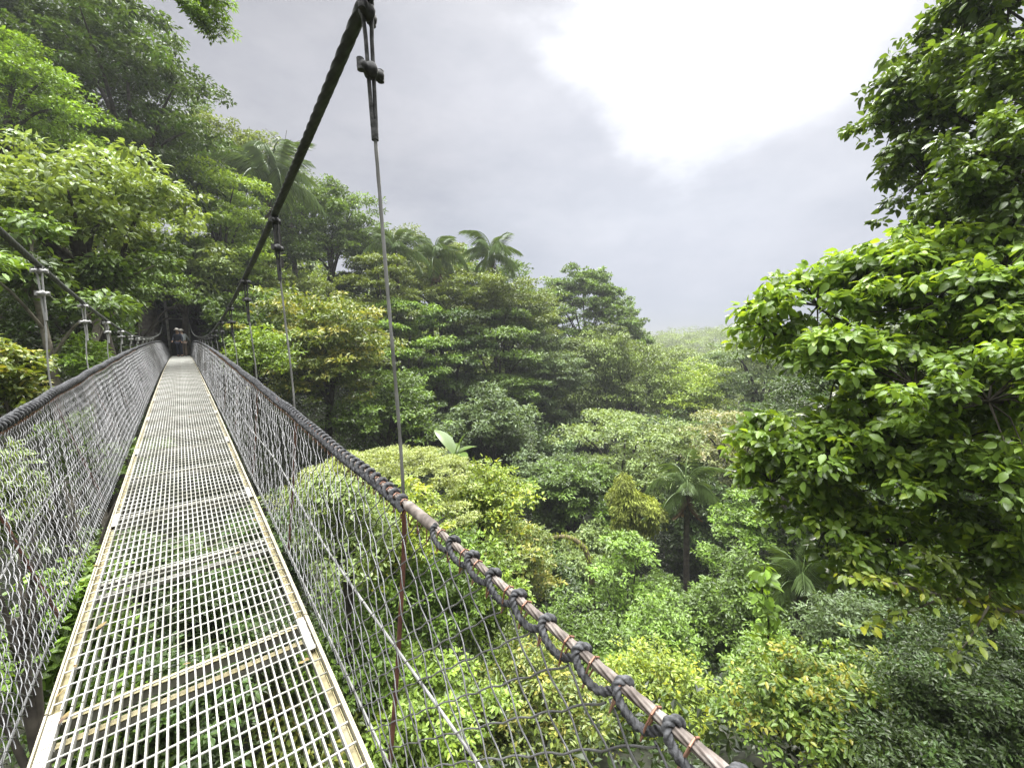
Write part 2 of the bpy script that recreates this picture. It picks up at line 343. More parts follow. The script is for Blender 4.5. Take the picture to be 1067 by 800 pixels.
exec_trees = [
('rainforest_tree','layer',130,115,215,205,38,5.0,'deep','towering dark tree with layered boughs rising above the far bridge end'),
('rainforest_tree','layer',15,105,160,110,29,4.2,'fresh','light green tree with flat boughs above the pale big leaved tree'),
('rainforest_tree','feather',35,10,230,120,46,3.6,'deep','very tall dark tree with forked trunk in the top left corner'),
('rainforest_tree','dome',75,232,275,150,21,6.5,'pale','wide pale green big leaved tree spreading over the left main cable of the bridge'),
('rainforest_tree','layer',228,238,135,115,40,3.6,'lime','yellow green tree with stacked boughs left of the thick main cable'),
('rainforest_tree','dome',235,165,120,90,57,3.0,'olive','olive tree on the slope left of the palm beside the dead spiky top'),
('rainforest_tree','dome',345,245,100,140,52,3.0,'mid','dense rounded green tree against the sky right of the thick main cable'),
('rainforest_tree','dome',300,215,90,90,60,3.0,'grey','greyish ragged tree hung with moss behind the thick right main cable'),
('rainforest_tree','dome',345,375,165,200,30,4.2,'gold','large tree tipped with yellowish young leaves between the two nearest right hangers'),
('rainforest_tree','dome',75,335,190,130,27,5.0,'deep','dark shaded tree with pale branching trunks behind the left hangers'),
('rainforest_tree','dome',195,285,110,80,37,4.5,'pale','pale leaved tree arching over the far tower and the two walkers'),
('rainforest_tree','dome',250,345,110,120,36,4.0,'mid','mid green tree beside the right main cable just past the far end of the bridge'),
('rainforest_tree','layer',400,330,90,120,42,3.2,'olive','narrow olive tree under the leftmost of the three palms'),
('rainforest_tree','dome',485,330,185,140,52,3.2,'olive','broad dull green tree directly under the three palms'),
('rainforest_tree','layer',468,412,150,170,44,3.4,'deep','dark layered tree in the middle of the far slope below the palms'),
('rainforest_tree','dome',515,452,110,120,38,3.4,'grey','rounded grey green tree standing right of the big leaved banana plant'),
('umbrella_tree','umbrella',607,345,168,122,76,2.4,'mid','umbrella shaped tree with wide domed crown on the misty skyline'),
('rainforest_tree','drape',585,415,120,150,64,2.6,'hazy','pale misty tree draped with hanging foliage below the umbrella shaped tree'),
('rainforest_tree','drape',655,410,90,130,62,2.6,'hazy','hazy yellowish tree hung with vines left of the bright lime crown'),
('rainforest_tree','dome',718,412,112,88,64,2.8,'vivid','bright lime green crown in the valley in front of the far misty ridge'),
('rainforest_tree','layer',795,395,130,110,60,2.8,'grey','dark grey green tree with bare limbs behind the glossy leaved tree on the right'),
('rainforest_tree','layer',655,480,170,95,38,3.4,'pale','pale flat topped tree in the valley above the vine covered snag'),
('rainforest_tree','layer',760,475,130,90,41,3.4,'pink','pale tree with pinkish flower heads left of the glossy leaved tree'),
('rainforest_tree','dome',600,520,130,120,31,3.6,'mid','mid green tree behind the arching bare branch'),
('rainforest_tree','layer',775,590,130,130,26,4.0,'fresh','light green tree with tiered boughs right of the valley palm trunk'),
('rainforest_tree','dome',535,570,140,150,22,4.2,'gold','tree with yellowing leaves behind the handrail and under the arching bare branch'),
('rainforest_tree','layer',655,645,150,150,21,4.4,'fresh','light green tiered tree growing at the foot of the vine covered snag'),
('rainforest_tree','dome',745,660,120,120,20,4.2,'mid','shaded green tree at the foot of the valley palm'),
('rainforest_tree','dome',720,540,120,120,36,3.6,'deep','dark green tree behind the valley palm trunk'),
('rainforest_tree','dome',590,640,130,130,24,4.0,'deep','dark green tree in the shade just above the rope lashed handrail'),
('rainforest_tree','dome',545,470,110,90,47,3.2,'deep','shadowy tree in the gully between the grey green tree and the pale flat topped tree'),
('shrub','carpet',400,508,215,88,15,2.6,'lemon','smooth pale yellow green mound of tiny leaves just outside the right handrail'),
('shrub','dome',505,525,120,80,15,4.6,'yellow','bright yellow leaved bush at the right end of the smooth pale mound'),
('shrub','dome',355,555,120,130,9,5.5,'pale','pale leaved bush close behind the right fence next to the deck'),
('shrub','dome',445,625,150,170,11.5,5.0,'fresh','fresh green bush seen through the right fence beyond the nearest hanger'),
('shrub','dome',560,755,240,150,10.0,5.5,'gold','large bush with yellow and orange tips under the near handrail'),
('shrub','dome',690,740,150,110,12.5,5.0,'yellow','bright yellow green bush right of the near handrail and left of the orange tipped bush'),
('shrub','dome',890,665,130,90,14.5,4.0,'grey','grey green fine leaved bush under the valley palm fronds'),
('shrub','dome',855,745,230,140,10.5,6.0,'orange','bright green bush with scattered orange young leaves at the bottom of the gorge'),
('shrub','dome',1015,745,180,160,10.5,4.6,'deep','dark dense small leaved bush in the lower right corner'),
('shrub','dome',1010,640,150,110,14,5.0,'deep','dark bush in deep shade under the glossy leaved tree'),
('shrub','dome',8,402,80,120,12,6.0,'gold','yellow green leafy bush at the left edge below the left main cable'),
('shrub','dome',55,520,170,150,8.5,8,'pale','big leaved plant pressing against the outside of the left fence'),
('shrub','dome',60,690,170,200,6.5,10,'fresh','dark leafy plant below the left edge of the deck'),
('shrub','dome',215,680,200,190,10,6,'deep','dark green bush far below seen through the steel deck grating'),  # deep palette carries the deck's shade in the leaf colour
('shrub','dome',330,760,190,120,9,6,'gold','yellow tipped bush below the right edge of the deck'),
('shrub','dome',800,700,110,90,16,4.2,'fresh','small fresh green bush around the stem of the climbing vine'),
('shrub','dome',950,700,90,80,13,4.5,'deep','small dark bush between the orange tipped bush and the lower right corner'),
('shrub','dome',640,560,80,90,30,3.6,'fresh','small light green bush behind the vine covered snag'),
('shrub','dome',265,375,90,70,24,4.2,'lime','bright green bush outside the right fence near the far end of the bridge'),
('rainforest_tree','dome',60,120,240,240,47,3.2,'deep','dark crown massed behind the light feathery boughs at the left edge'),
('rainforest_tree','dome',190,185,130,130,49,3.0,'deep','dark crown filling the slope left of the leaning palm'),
('rainforest_tree','dome',285,265,120,100,50,3.0,'mid','mid green crown below the leaning palm and behind the thick cable'),
('rainforest_tree','dome',300,330,120,120,45,3.2,'olive','olive crown behind the second hanger on the right'),
('rainforest_tree','dome',395,290,100,115,57,2.8,'mid','mid green crown behind the trunk of the leftmost skyline palm'),
('rainforest_tree','dome',448,292,115,105,61,2.8,'olive','olive crown showing between the two leftward skyline palms'),
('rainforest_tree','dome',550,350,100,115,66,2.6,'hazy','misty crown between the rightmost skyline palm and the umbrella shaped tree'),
('rainforest_tree','dome',522,325,120,105,57,2.8,'mid','mid green crown right under the rightmost skyline palm'),
('rainforest_tree','layer',515,385,120,120,47,3.2,'mid','mid green tiered crown on the slope right of the dark layered tree'),
('rainforest_tree','dome',150,300,110,90,43.5,4.0,'deep','dark crown overhanging the left side of the far bridge tower'),
('rainforest_tree','dome',228,312,100,100,43.5,4.0,'deep','dark crown overhanging the right side of the far bridge tower'),
('rainforest_tree','dome',188,325,120,80,49,3.6,'deep','dark crown closing the path behind the far bridge tower'),
('rainforest_tree','layer',425,375,120,120,41,3.2,'fresh','light tiered crown between the yellow tipped tree and the dark layered tree'),
('rainforest_tree','dome',405,435,120,110,29,3.8,'mid','green crown just above the smooth pale mound and left of the banana plant'),
('rainforest_tree','dome',565,410,90,140,53,2.8,'grey','greyish vine hung tree between the dark layered tree and the pale draped tree'),
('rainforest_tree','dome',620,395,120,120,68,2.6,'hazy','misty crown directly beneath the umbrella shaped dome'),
('rainforest_tree','dome',690,462,110,60,56,2.8,'deep','dark crown just below the bright lime green crown'),
('rainforest_tree','dome',757,452,100,60,51,2.8,'mid','mid green crown between the lime green crown and the pinkish flowered tree'),
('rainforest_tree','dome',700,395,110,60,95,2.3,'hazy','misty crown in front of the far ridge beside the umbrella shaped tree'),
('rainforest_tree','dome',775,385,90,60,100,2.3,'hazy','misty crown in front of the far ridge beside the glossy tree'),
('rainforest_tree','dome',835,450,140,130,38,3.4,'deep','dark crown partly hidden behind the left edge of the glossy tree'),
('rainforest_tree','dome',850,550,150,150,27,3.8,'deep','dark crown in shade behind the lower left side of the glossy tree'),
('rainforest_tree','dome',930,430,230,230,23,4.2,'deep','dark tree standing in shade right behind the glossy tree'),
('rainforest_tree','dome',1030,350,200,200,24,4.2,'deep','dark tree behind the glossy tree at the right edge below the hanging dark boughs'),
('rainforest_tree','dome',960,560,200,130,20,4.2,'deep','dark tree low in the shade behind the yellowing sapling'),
('rainforest_tree','dome',685,628,90,70,25,3.8,'mid','mid green crown between the vine covered snag and the valley palm trunk'),
('rainforest_tree','dome',610,590,100,90,27,3.8,'pale','pale crown behind the arching bare branch and left of the snag'),
('rainforest_tree','dome',570,510,110,90,33,3.4,'grey','greyish crown above the arching bare branch'),
('shrub','dome',690,690,130,110,16.5,4.4,'fresh','fresh green bush below the tiered tree at the foot of the snag'),
('shrub','dome',605,705,140,110,13.5,4.8,'mid','mid green bush right behind the middle stretch of the near handrail'),
('shrub','dome',505,640,130,130,12.5,5.0,'lime','lime green bush seen just under the handrail beyond the mesh'),
('shrub','dome',410,560,100,120,10.5,5.0,'yellow','yellow green bush behind the fence at the nearest right hanger'),
('shrub','dome',440,750,160,130,8.5,6.0,'lime','yellow green bush behind the lowest part of the right fence'),
('shrub','dome',780,620,90,80,19,4.2,'mid','mid green bush under the low dark palm'),
('shrub','dome',110,385,100,80,17,4.6,'fresh','fresh green bush below the second and third left hangers'),
('rainforest_tree','dome',140,320,130,90,31,4.0,'mid','mid green crown above the far stretch of the left fence'),
('shrub','dome',105,470,100,130,13,5.5,'mid','mid green bush behind the middle of the left fence'),
('shrub','dome',10,620,150,210,5.6,11,'fresh','large leaved plant at the left edge behind the mesh'),
('shrub','dome',130,610,130,150,9,6.0,'grey','grey green bush in the gap between left fence and deck'),
('shrub','dome',150,770,190,150,7,8,'deep','dark green bush under the near end of the deck'),  # leaves darkened to hold the shade under the deck
('shrub','dome',270,600,150,150,12,5,'deep','shaded dark bush under the middle of the deck'),  # dark leaf palette stands in for shade below the deck
('shrub','dome',370,680,120,150,9.5,5.5,'fresh','fresh green bush low behind the right fence next to the deck'),
('shrub','dome',960,775,180,90,9.5,5.5,'deep','dark bush at the bottom edge beside the orange tipped bush'),
('shrub','dome',1040,700,140,90,12,4.5,'deep','dark green bush at the right edge above the dark small leaved bush'),
]
for k, T in enumerate(exec_trees):
    T = list(T)
    if T[0] == 'rainforest_tree' and T[3] > 490: T[4] *= .94; T[5] *= 1.32; T[3] += T[5]*.06
    if T[2] > 470 and T[3] > 480: T[4] *= .88
    if T[2] > 470 and T[3] > 480 and T[0] == 'shrub': T[5] *= 1.15
    plant(*T, seed=100+k)

# ------------------------------------------------------------------ the glossy leaved trees reaching in from the right
def glossy(label, lobes_px, D, w, h, px, py, palette, lp, base, seed, n_mult=1.0):
    g = np.random.default_rng(seed)
    base = np.array([base[0], base[1], float(ground_z(*base))-.1])
    root = empty('rainforest_tree', base); tag(root, label, 'tree')
    cs, rs = [], []
    for x, y, s, d in lobes_px:
        p = at(x, y, d); cs.append(p-base); rs.append(s/2*depth(p)/F_PX)
    cs = np.array(cs); rs = np.array(rs)
    Vs, Fs, ts, off = [], [], [], 0; tw = []
    for (x, y, s, d), c, r in zip(lobes_px, cs, rs):
        n = 34; dd = rand_dir(g, n, .55)
        C = c+dd*r*g.uniform(.55, 1.05, n)[:, None]*np.array([1, 1, .95]); Q = r*.25*g.uniform(.5, 1.35, n)
        for q in C[:16]:
            st = c*.75+C.mean(0)*.25; tw += tube([st, (st+q)/2+g.normal(size=3)*.04+np.array([0, 0, .05]), q], [.016, .010, .004], 5)
        m = int(n_mult*3.7*.785*s*s/(.5*lp*lp*.5)); L = lp*depth(c+base)/F_PX
        V, Fc, t = leaves_in_clumps(g, C, Q, m, L, .57, flat=.9, droop=.5, upn=.55, big=True, rnd=.55)
        Vs.append(V); Fs.append(Fc+off); ts.append(t); off += len(V)
    obj('crown', [(np.vstack(Vs), np.vstack(Fs))], PAL[palette], root, smooth=True, tint=np.concatenate(ts))
    top = cs.mean(0)*np.array([.45, .45, 1.0]); top[2] = np.percentile(cs[:, 2], 40)
    obj('trunk', limbs(np.zeros(3), top, cs, .22, g, 1, .04)+tw, M_BARK, root)
glossy('broad glossy tree with large lime green oval leaves filling the right side of the photo',
       [(850, 320, 110, 8.5), (905, 300, 90, 8.8), (970, 325, 130, 8.2), (1040, 320, 120, 8.0), (1075, 380, 130, 7.6), (880, 385, 110, 7.8), (955, 405, 130, 7.4), (1030, 420, 120, 7.0),
        (830, 470, 85, 7.6), (805, 505, 75, 7.8), (880, 480, 110, 7.4), (950, 500, 120, 7.6), (1030, 510, 130, 7.4), (865, 555, 90, 7.6), (930, 570, 100, 7.8), (1010, 580, 110, 8.0), (1080, 560, 120, 7.6), (905, 285, 60, 8.8), (960, 285, 90, 8.6), (1045, 285, 110, 8.6), (800, 345, 70, 8.4), (1000, 370, 110, 8.2), (790, 455, 60, 7.9), (915, 450, 110, 7.9), (990, 470, 110, 7.9)],
       8, 0, 0, 0, 0, 'glossy', 9.8, (11.5, -1.6), 501)
glossy('tall dark glossy tree hanging into the sky at the upper right corner',
       [(1000, 50, 120, 11.5), (1050, 10, 130, 11.5), (975, 110, 110, 11), (930, 135, 70, 11.5), (1030, 120, 120, 11), (965, 190, 100, 11), (1010, 215, 90, 10.5), (1060, 190, 120, 9.0), (1085, 100, 130, 9.5), (1030, 165, 90, 8.5), (985, 245, 70, 11), (1050, 262, 90, 10.5), (985, 268, 60, 11), (1080, 235, 80, 10)],
       11, 0, 0, 0, 0, 'glossdark', 8.2, (15.5, -3.0), 502)

# ------------------------------------------------------------------ palms
def frond_mesh(L, rise, fall, n=26, leaf=.38, g=rng, width=.022, hang=.85):
    """one pinnate frond along +X, starting at the origin"""
    s = np.linspace(0, 1, 14)
    P = np.stack([L*(s-.12*s**3), np.zeros(14), L*(rise*s-fall*s**2.2)], 1)
    parts = tube(P, np.linspace(.022, .004, 14)*max(.7, L/3), 5)
    u = np.repeat(np.linspace(.12, .99, n), 2); sg = np.tile([1, -1], n)
    B = np.stack([np.interp(u, s, P[:, 0]), 0*u, np.interp(u, s, P[:, 2])], 1)
    ll = leaf*L*(np.sin(np.clip(u*1.02, 0, 1)*np.pi)**.55*.85+.12)*g.uniform(.85, 1.1, len(u))
    ax = np.stack([.55+.3*u, sg*1.0, -hang-g.random(len(u))*.35], 1)
    nr = np.stack([0*u, sg*.25, 1+0*u], 1)
    V, Fc, k = leaf_quads(B, ax, nr, ll, np.full(len(u), width*L), .1)
    # the leaflet tips hang
    V = V.reshape(-1, 4, 3); V[:, 2, 2] -= ll*.22; V = V.reshape(-1, 3)
    nt = sum(len(a[0]) for a in parts)
    tint = np.concatenate([np.full(nt, .6), np.repeat(np.clip(.45+g.normal(size=len(u))*.15, 0, 1), 4)])
    return parts+[(V, Fc)], tint
FR = []
for k in range(4):
    p, t = frond_mesh(1.0, .45+.15*k, .75+.1*k, g=np.random.default_rng(40+k))
    FR.append(mesh_of('frond', p, PAL['palm'], False, t))
FRD = mesh_of('frond', frond_mesh(1.0, .2, .9, g=np.random.default_rng(49))[0], PAL['dead'], False, frond_mesh(1.0, .2, .9, g=np.random.default_rng(49))[1])
def palm(label, px, py, D, size_px, seed, n=15, base_xy=None, low=False, trunk_mat=None):
    g = np.random.default_rng(seed)
    c = at(px, py, D); L = size_px*depth(c)/F_PX
    bx, by = (c[0], c[1]) if base_xy is None else base_xy
    base = np.array([bx, by, min(float(ground_z(bx, by)), c[2]-.5)-.1])
    root = empty('palm_tree', base); tag(root, label, 'palm')
    K = np.array([[0, 0, 0], (c-base)*.5+np.array([.1, .1, 0])*L*.3, c-base])
    P = smooth_curve(K, 14)
    obj('trunk', tube(P, np.linspace(.06, .045, 14)*L+.02, 9), trunk_mat or M_BARK, root)
    for i in range(n):
        a = i*2.39996+g.random()*.4; lvl = i/(n-1)
        o = bpy.data.objects.new('frond', FR[int(g.integers(0, 4))]); COL.objects.link(o); o.parent = root
        o.location = [float(v) for v in (c-base)]
        o.rotation_euler = (g.normal()*.12, R(-58+88*lvl)+g.normal()*.08, a)
        s = L*g.uniform(.7, 1.15); o.scale = (s, s, s*g.uniform(.8, 1.25))
    for i in range(3):
        o = bpy.data.objects.new('frond', FRD); COL.objects.link(o); o.parent = root; o['label'] = 'dead brown hanging frond'
        o.location = [float(v) for v in (c-base)]; o.rotation_euler = (g.normal()*.2, R(62+18*g.random()), g.random()*6.28); s = L*g.uniform(.5, .8); o.scale = (s, s, s)
palm('leaning palm with drooping grey green fronds above the yellow green tree at upper left', 283, 186, 46, 62, 60, 16)
palm('leftmost of three skyline palms, with a shaggy brown trunk', 412, 262, 45, 38, 61, 15)
palm('middle of three skyline palms, half hidden between its neighbours', 455, 268, 49, 36, 62, 14)
palm('rightmost of three skyline palms, its fronds reaching over the misty gap', 512, 266, 50, 38, 63, 14)
palm('dark trunked palm standing alone in the valley among pale trees', 716, 512, 29, 52, 64, 12)
palm('low palm with dark fronds spreading in the shade behind the climbing vine', 835, 608, 19, 62, 65, 13)
palm('small palm in deep shade at the right edge below the glossy leaved tree', 1040, 600, 11.5, 60, 66, 11)

# ------------------------------------------------------------------ snag, bare branch, banana, vine, twig, feathery bough, dead top
def hanging(g, pts, r, n, L, aspect=.35, hang=.6, upn=.2):
    pts = np.asarray(pts, float); r = np.broadcast_to(r, (len(pts),)).astype(float)
    return leaves_in_clumps(g, pts, r, n, L, aspect, flat=1.5, droop=.6, upn=upn, hang=hang, rnd=.4)
def vine_snag():
    g = np.random.default_rng(70); D = 27
    base = at(628, 640, D); base[2] = float(ground_z(base[0], base[1]))
    root = empty('vine_covered_snag', base); tag(root, 'leaning dead trunk smothered in hanging yellow green vines in the valley', 'tree')
    pts = [at(*q, D)-base for q in ((640, 612), (650, 580), (660, 545), (655, 505))]
    P = smooth_curve([np.zeros(3)]+pts, 16)
    arm = smooth_curve([pts[2], at(678, 530, D)-base, at(690, 538, D)-base], 8)
    obj('trunk', tube(P, np.linspace(.42, .16, 16), 9)+tube(arm, np.linspace(.2, .08, 8), 7), M_MOSSB, root)
    cl = np.array([at(*q, D+dd)-base for q, dd in zip(((650, 508), (655, 522), (648, 535), (664, 530), (676, 533), (686, 540), (655, 555), (664, 560), (646, 552), (657, 575), (650, 585), (676, 552), (640, 520)), np.linspace(-.4, .4, 13))])
    sc = depth(at(660, 545, D))/F_PX
    V, Fc, t = hanging(g, cl, sc*np.array([11, 12, 12, 13, 12, 9, 13, 12, 10, 10, 8, 9, 9]), 11000, 3.6*sc, .4, .35, .7)
    obj('vine', [(V, Fc)], PAL['moss'], root, False, t)
vine_snag()
def arch_branch():
    D = 21; base = at(618, 650, D); base[2] = float(ground_z(base[0], base[1]))
    root = empty('arching_branch', base); tag(root, 'bare mossy branch arching over the bushes beyond the handrail', 'branch')
    K = [np.zeros(3)]+[at(*q, D)-base for q in ((617, 610), (612, 578), (600, 563), (582, 559), (560, 566), (548, 574))]
    obj('limb', tube(smooth_curve(K, 26), np.linspace(.16, .07, 26), 8, 3, .3, 3), M_MOSSB, root)
    g = np.random.default_rng(71); cl = smooth_curve(K, 14)[3:]
    V, Fc, t = hanging(g, cl, .22, 500, .16)
    obj('foliage', [(V, Fc)], PAL['moss'], root, False, t)  # moss tufts on the branch, built from small hanging leaves
arch_branch()
def banana():
    D = 20; c = at(474, 474, D); base = c.copy(); base[2] = min(float(ground_z(c[0], c[1])), c[2]-1)
    root = empty('banana_plant', base); tag(root, 'banana plant with huge paddle leaves and one browning leaf beside the pale mound', 'plant')
    top = c-base
    obj('stem', tube(smooth_curve([np.zeros(3), top*.5, top], 8), np.linspace(.16, .10, 8), 8), M_MOSSB, root)
    sc = depth(c)/F_PX
    for a, el, ln in ((35, 25, 30), (0, 68, 34), (-60, 22, 34), (180, 20, 36), (140, 50, 48), (-110, 5, 26), (95, 30, 30)):
        # paddle leaf in the picture's own compass: a turns about the stem
        d = np.array([math.cos(R(a))*math.cos(R(el)), math.sin(R(a))*math.cos(R(el)), math.sin(R(el))])
        d = rt0*d[0] + np.array([math.sin(YAW), math.cos(YAW), 0])*d[1] + np.array([0, 0, d[2]])
        L = ln*sc; s = np.linspace(0, 1, 9)
        mid = top+d*L*s[:, None]-np.array([0, 0, 1])*L*.28*(s**2)[:, None]
        sd = unit(np.cross(d, [0, 0, 1.0])); w = L*.17*np.sin(np.pi*np.clip(s*.93+.06, 0, 1))**.7
        nrm = np.cross(sd, d)
        V = np.concatenate([mid, mid+sd*w[:, None]+nrm*w[:, None]*.25, mid-sd*w[:, None]+nrm*w[:, None]*.25])
        i = np.arange(8)[:, None]
        Fq = np.concatenate([i+np.array([[0, 1, 10, 9]]), i+np.array([[0, 18, 19, 1]])])
        o = obj('leaf', [(V, Fq)], PAL['orange'] if a == -110 else PAL['mid'], root, True, np.full(27, .95 if a == -110 else .35))
        if a == -110: o['label'] = 'browning paddle leaf'
banana()
def vine_climber():
    g = np.random.default_rng(72); D = 12.5
    base = at(800, 800, D); base[2] = float(ground_z(base[0], base[1]))
    root = empty('climbing_vine', base); tag(root, 'climbing vine with heart shaped leaves on a thin bare stem left of the glossy tree', 'vine')
    K = [np.zeros(3)]+[at(*q, D)-base for q in ((803, 725), (798, 690), (801, 650), (794, 615), (797, 590))]
    P = smooth_curve(K, 24)
    obj('stem', tube(P, np.linspace(.04, .015, 24), 7), M_BARK, root)
    cl = P[8:]; V, Fc, t = leaves_in_clumps(g, cl, np.full(len(cl), .24), 150, .26, .75, droop=.8, upn=.3, big=True)
    obj('foliage', [(V, Fc)], PAL['fresh'], root, True, np.clip(t+.2, 0, 1))
vine_climber()
def twig_branch():
    g = np.random.default_rng(73)
    K = [at(*q, d) for q, d in (((1130, 660), 8.0), ((1050, 636), 7.6), ((980, 620), 7.3), ((925, 606), 7.0), ((885, 600), 6.8))]
    base = at(1180, 700, 8.4); base[2] = float(ground_z(base[0], base[1]))
    root = empty('sapling', base); tag(root, 'leaning sapling with thin pale twig and yellowing leaves at the lower right', 'tree')
    P = smooth_curve([np.zeros(3), (K[0]-base)*np.array([.7, .7, .6])]+[k-base for k in K], 30)
    tw = tube(P, np.linspace(.05, .008, 30), 6)
    ends = []
    for q0, q1, q2 in (((985, 621), (940, 640), (905, 650)), ((1030, 631), (1010, 665), (990, 690)), ((930, 607), (900, 590), (880, 575)), ((1010, 625), (990, 590), (960, 575))):
        b = smooth_curve([at(*q0, 7.3)-base, at(*q1, 7.2)-base, at(*q2, 7.0)-base], 8); tw += tube(b, np.linspace(.014, .004, 8), 5); ends.append(b)
    obj('trunk', tw, M_BARKP, root)
    cl = np.vstack([P[13:]]+ends)
    V, Fc, t = leaves_in_clumps(g, cl, np.full(len(cl), .16), 700, .11, .5, droop=.6, upn=.6, big=True)
    obj('crown', [(V, Fc)], PAL['yellow'], root, True, t)
twig_branch()
def feather_bough():
    g = np.random.default_rng(74); D = 14
    base = at(-160, 420, 17); base[2] = float(ground_z(base[0], base[1]))
    root = empty('rainforest_tree', base); tag(root, 'tree whose wispy yellow green bough hangs into the sky at the top left', 'tree')
    tips = []
    trunk = smooth_curve([np.zeros(3), at(-140, 150, 16.5)-base, at(-60, -110, 15.5)-base, at(60, -80, 14.6)-base, at(165, -10, 14)-base], 26)
    tw = tube(trunk, np.linspace(.30, .035, 26), 8)
    cl = []
    for q in ((240, 35), (232, 18), (225, 5), (215, 28), (205, 12), (238, 5), (195, 2), (222, 38), (210, -8), (228, -15)):
        e = at(*q, D+g.normal()*.3)-base; b = smooth_curve([trunk[-3], trunk[-1]*.5+e*.5+np.array([0, 0, .15]), e], 8)
        tw += tube(b, np.linspace(.022, .005, 8), 5); cl.append(b[4:])
    obj('trunk', tw, M_BARK, root)
    cl = np.vstack(cl+[trunk[-7:]]); V, Fc, t = leaves_in_clumps(g, cl, np.full(len(cl), .22), 4600, .11, .35, droop=.5, upn=.8)
    obj('crown', [(V, Fc)], PAL['fresh'], root, False, t)
feather_bough()
def dead_top():
    g = np.random.default_rng(75); D = 50; base = at(300, 230, D); base[2] = float(ground_z(base[0], base[1]))
    root = empty('dead_tree', base); tag(root, 'dead spiky tree top standing bare against the sky behind the leaning palm', 'tree')
    top = at(296, 150, D)-base
    obj('trunk', tube(smooth_curve([np.zeros(3), top*.5+[.2, .1, 0], top], 12), np.linspace(.3, .06, 12), 7), M_BARKP, root)
    A, B = [], []
    for k in range(46):
        p = top*(1-g.random()*.10); d = unit(np.r_[g.normal(size=2), g.uniform(-.25, .8)])
        A.append(p); B.append(p+d*g.uniform(1.0, 2.3))
    obj('twig', [tubes_straight(A, B, .022, 4)], M_BARKP, root)
dead_top()
def bare_trunk(label, K, D, r, seed):
    base = at(*K[0], D); base[2] = float(ground_z(base[0], base[1])); g = np.random.default_rng(seed)
    root = empty('rainforest_tree', base); tag(root, label, 'tree')
    P = smooth_curve([np.zeros(3)]+[at(*q, D)-base for q in K], 22)
    tw = tube(P, np.linspace(r, r*.4, 22), 8)
    tips = []
    for k in (10, 13, 16, 19):
        e = P[k]+np.array([g.normal()*1.2, g.normal()*1.2, 1.4]); tw += tube(smooth_curve([P[k], (P[k]+e)/2+[0, 0, .2], e], 7), np.linspace(r*.35, .02, 7), 6); tips.append(e)
    obj('trunk', tw, M_BARKP, root)
    C = np.vstack([np.array(tips), P[-3:]]); V, Fc, t = leaves_in_clumps(g, C, np.full(len(C), .8), 2600, .2, .5, droop=.3, upn=1.0, big=True)
    obj('crown', [(V, Fc)], PAL['mid'], root, True, t)
bare_trunk('slender pale spotted trunk curving up in the shade behind the nearest left hanger', [(62, 430), (52, 370), (40, 318), (28, 280)], 17, .13, 80)
bare_trunk('pale spotted trunk rising in the shade behind the second left hanger', [(92, 400), (98, 360), (104, 320), (112, 280)], 19, .14, 81)

# ------------------------------------------------------------------ undergrowth on the slopes, forest on the far ridge
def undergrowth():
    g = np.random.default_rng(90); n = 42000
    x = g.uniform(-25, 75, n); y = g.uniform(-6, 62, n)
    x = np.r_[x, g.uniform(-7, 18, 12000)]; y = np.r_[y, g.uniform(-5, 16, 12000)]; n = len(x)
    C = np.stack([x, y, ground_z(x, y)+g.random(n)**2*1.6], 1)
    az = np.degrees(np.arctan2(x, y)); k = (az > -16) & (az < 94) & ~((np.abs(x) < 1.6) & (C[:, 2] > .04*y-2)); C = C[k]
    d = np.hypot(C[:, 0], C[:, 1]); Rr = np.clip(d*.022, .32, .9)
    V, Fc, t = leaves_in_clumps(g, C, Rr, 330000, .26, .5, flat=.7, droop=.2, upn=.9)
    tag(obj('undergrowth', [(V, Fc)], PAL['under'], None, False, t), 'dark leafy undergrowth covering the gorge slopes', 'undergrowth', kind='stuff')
undergrowth()
def far_forest():
    g = np.random.default_rng(91)
    az = np.radians(g.uniform(42, 88, 1500)); r = 88+292*g.random(1500)**.8
    x = np.sin(az)*r; y = np.cos(az)*r; rad = g.uniform(3.0, 6.0, 1500)*(1+.3*(r > 200)); z = ground_z(x, y)
    C0 = np.stack([x, y, z+rad*g.uniform(.6, 1.7, 1500)], 1)
    az2 = np.radians(g.uniform(4, 46, 420)); r2 = g.uniform(60, 150, 420); rd2 = g.uniform(3.0, 5.5, 420)
    x2 = np.sin(az2)*r2; y2 = np.cos(az2)*r2; C0 = np.vstack([C0, np.stack([x2, y2, ground_z(x2, y2)+rd2*g.uniform(.5, 1.6, 420)], 1)]); rad = np.r_[rad, rd2]
    Cs, Qs, tc = [], [], []
    tt = g.beta(2, 2, 1920)
    for c, q, t in zip(C0, rad, tt):
        n = 14; d = rand_dir(g, n, .8); Cs.append(c+d*q*g.uniform(.5, 1, n)[:, None]*np.array([1, 1, .9])); Qs.append(q*.36*g.uniform(.7, 1.3, n)); tc.append(np.full(n, t))
    V, Fc, t = leaves_in_clumps(g, np.vstack(Cs), np.concatenate(Qs), 380000, .85, .5, flat=.7, droop=.2, upn=.9, tint_c=np.concatenate(tc))
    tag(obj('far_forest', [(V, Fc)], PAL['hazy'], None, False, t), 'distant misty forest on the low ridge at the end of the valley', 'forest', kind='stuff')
far_forest()

# ------------------------------------------------------------------ the suspension bridge
bridge = empty('suspension_footbridge', (0, 0, 0))
tag(bridge, 'narrow hanging footbridge with cream steel grating deck and chain link sides', 'bridge')
XL, XR = -.563, .408
PITCH_P = 1.12; Y0 = 2.42-3*PITCH_P; NP = 39
W_ = XR-XL; XC = (XL+XR)/2
Lp = PITCH_P-.006
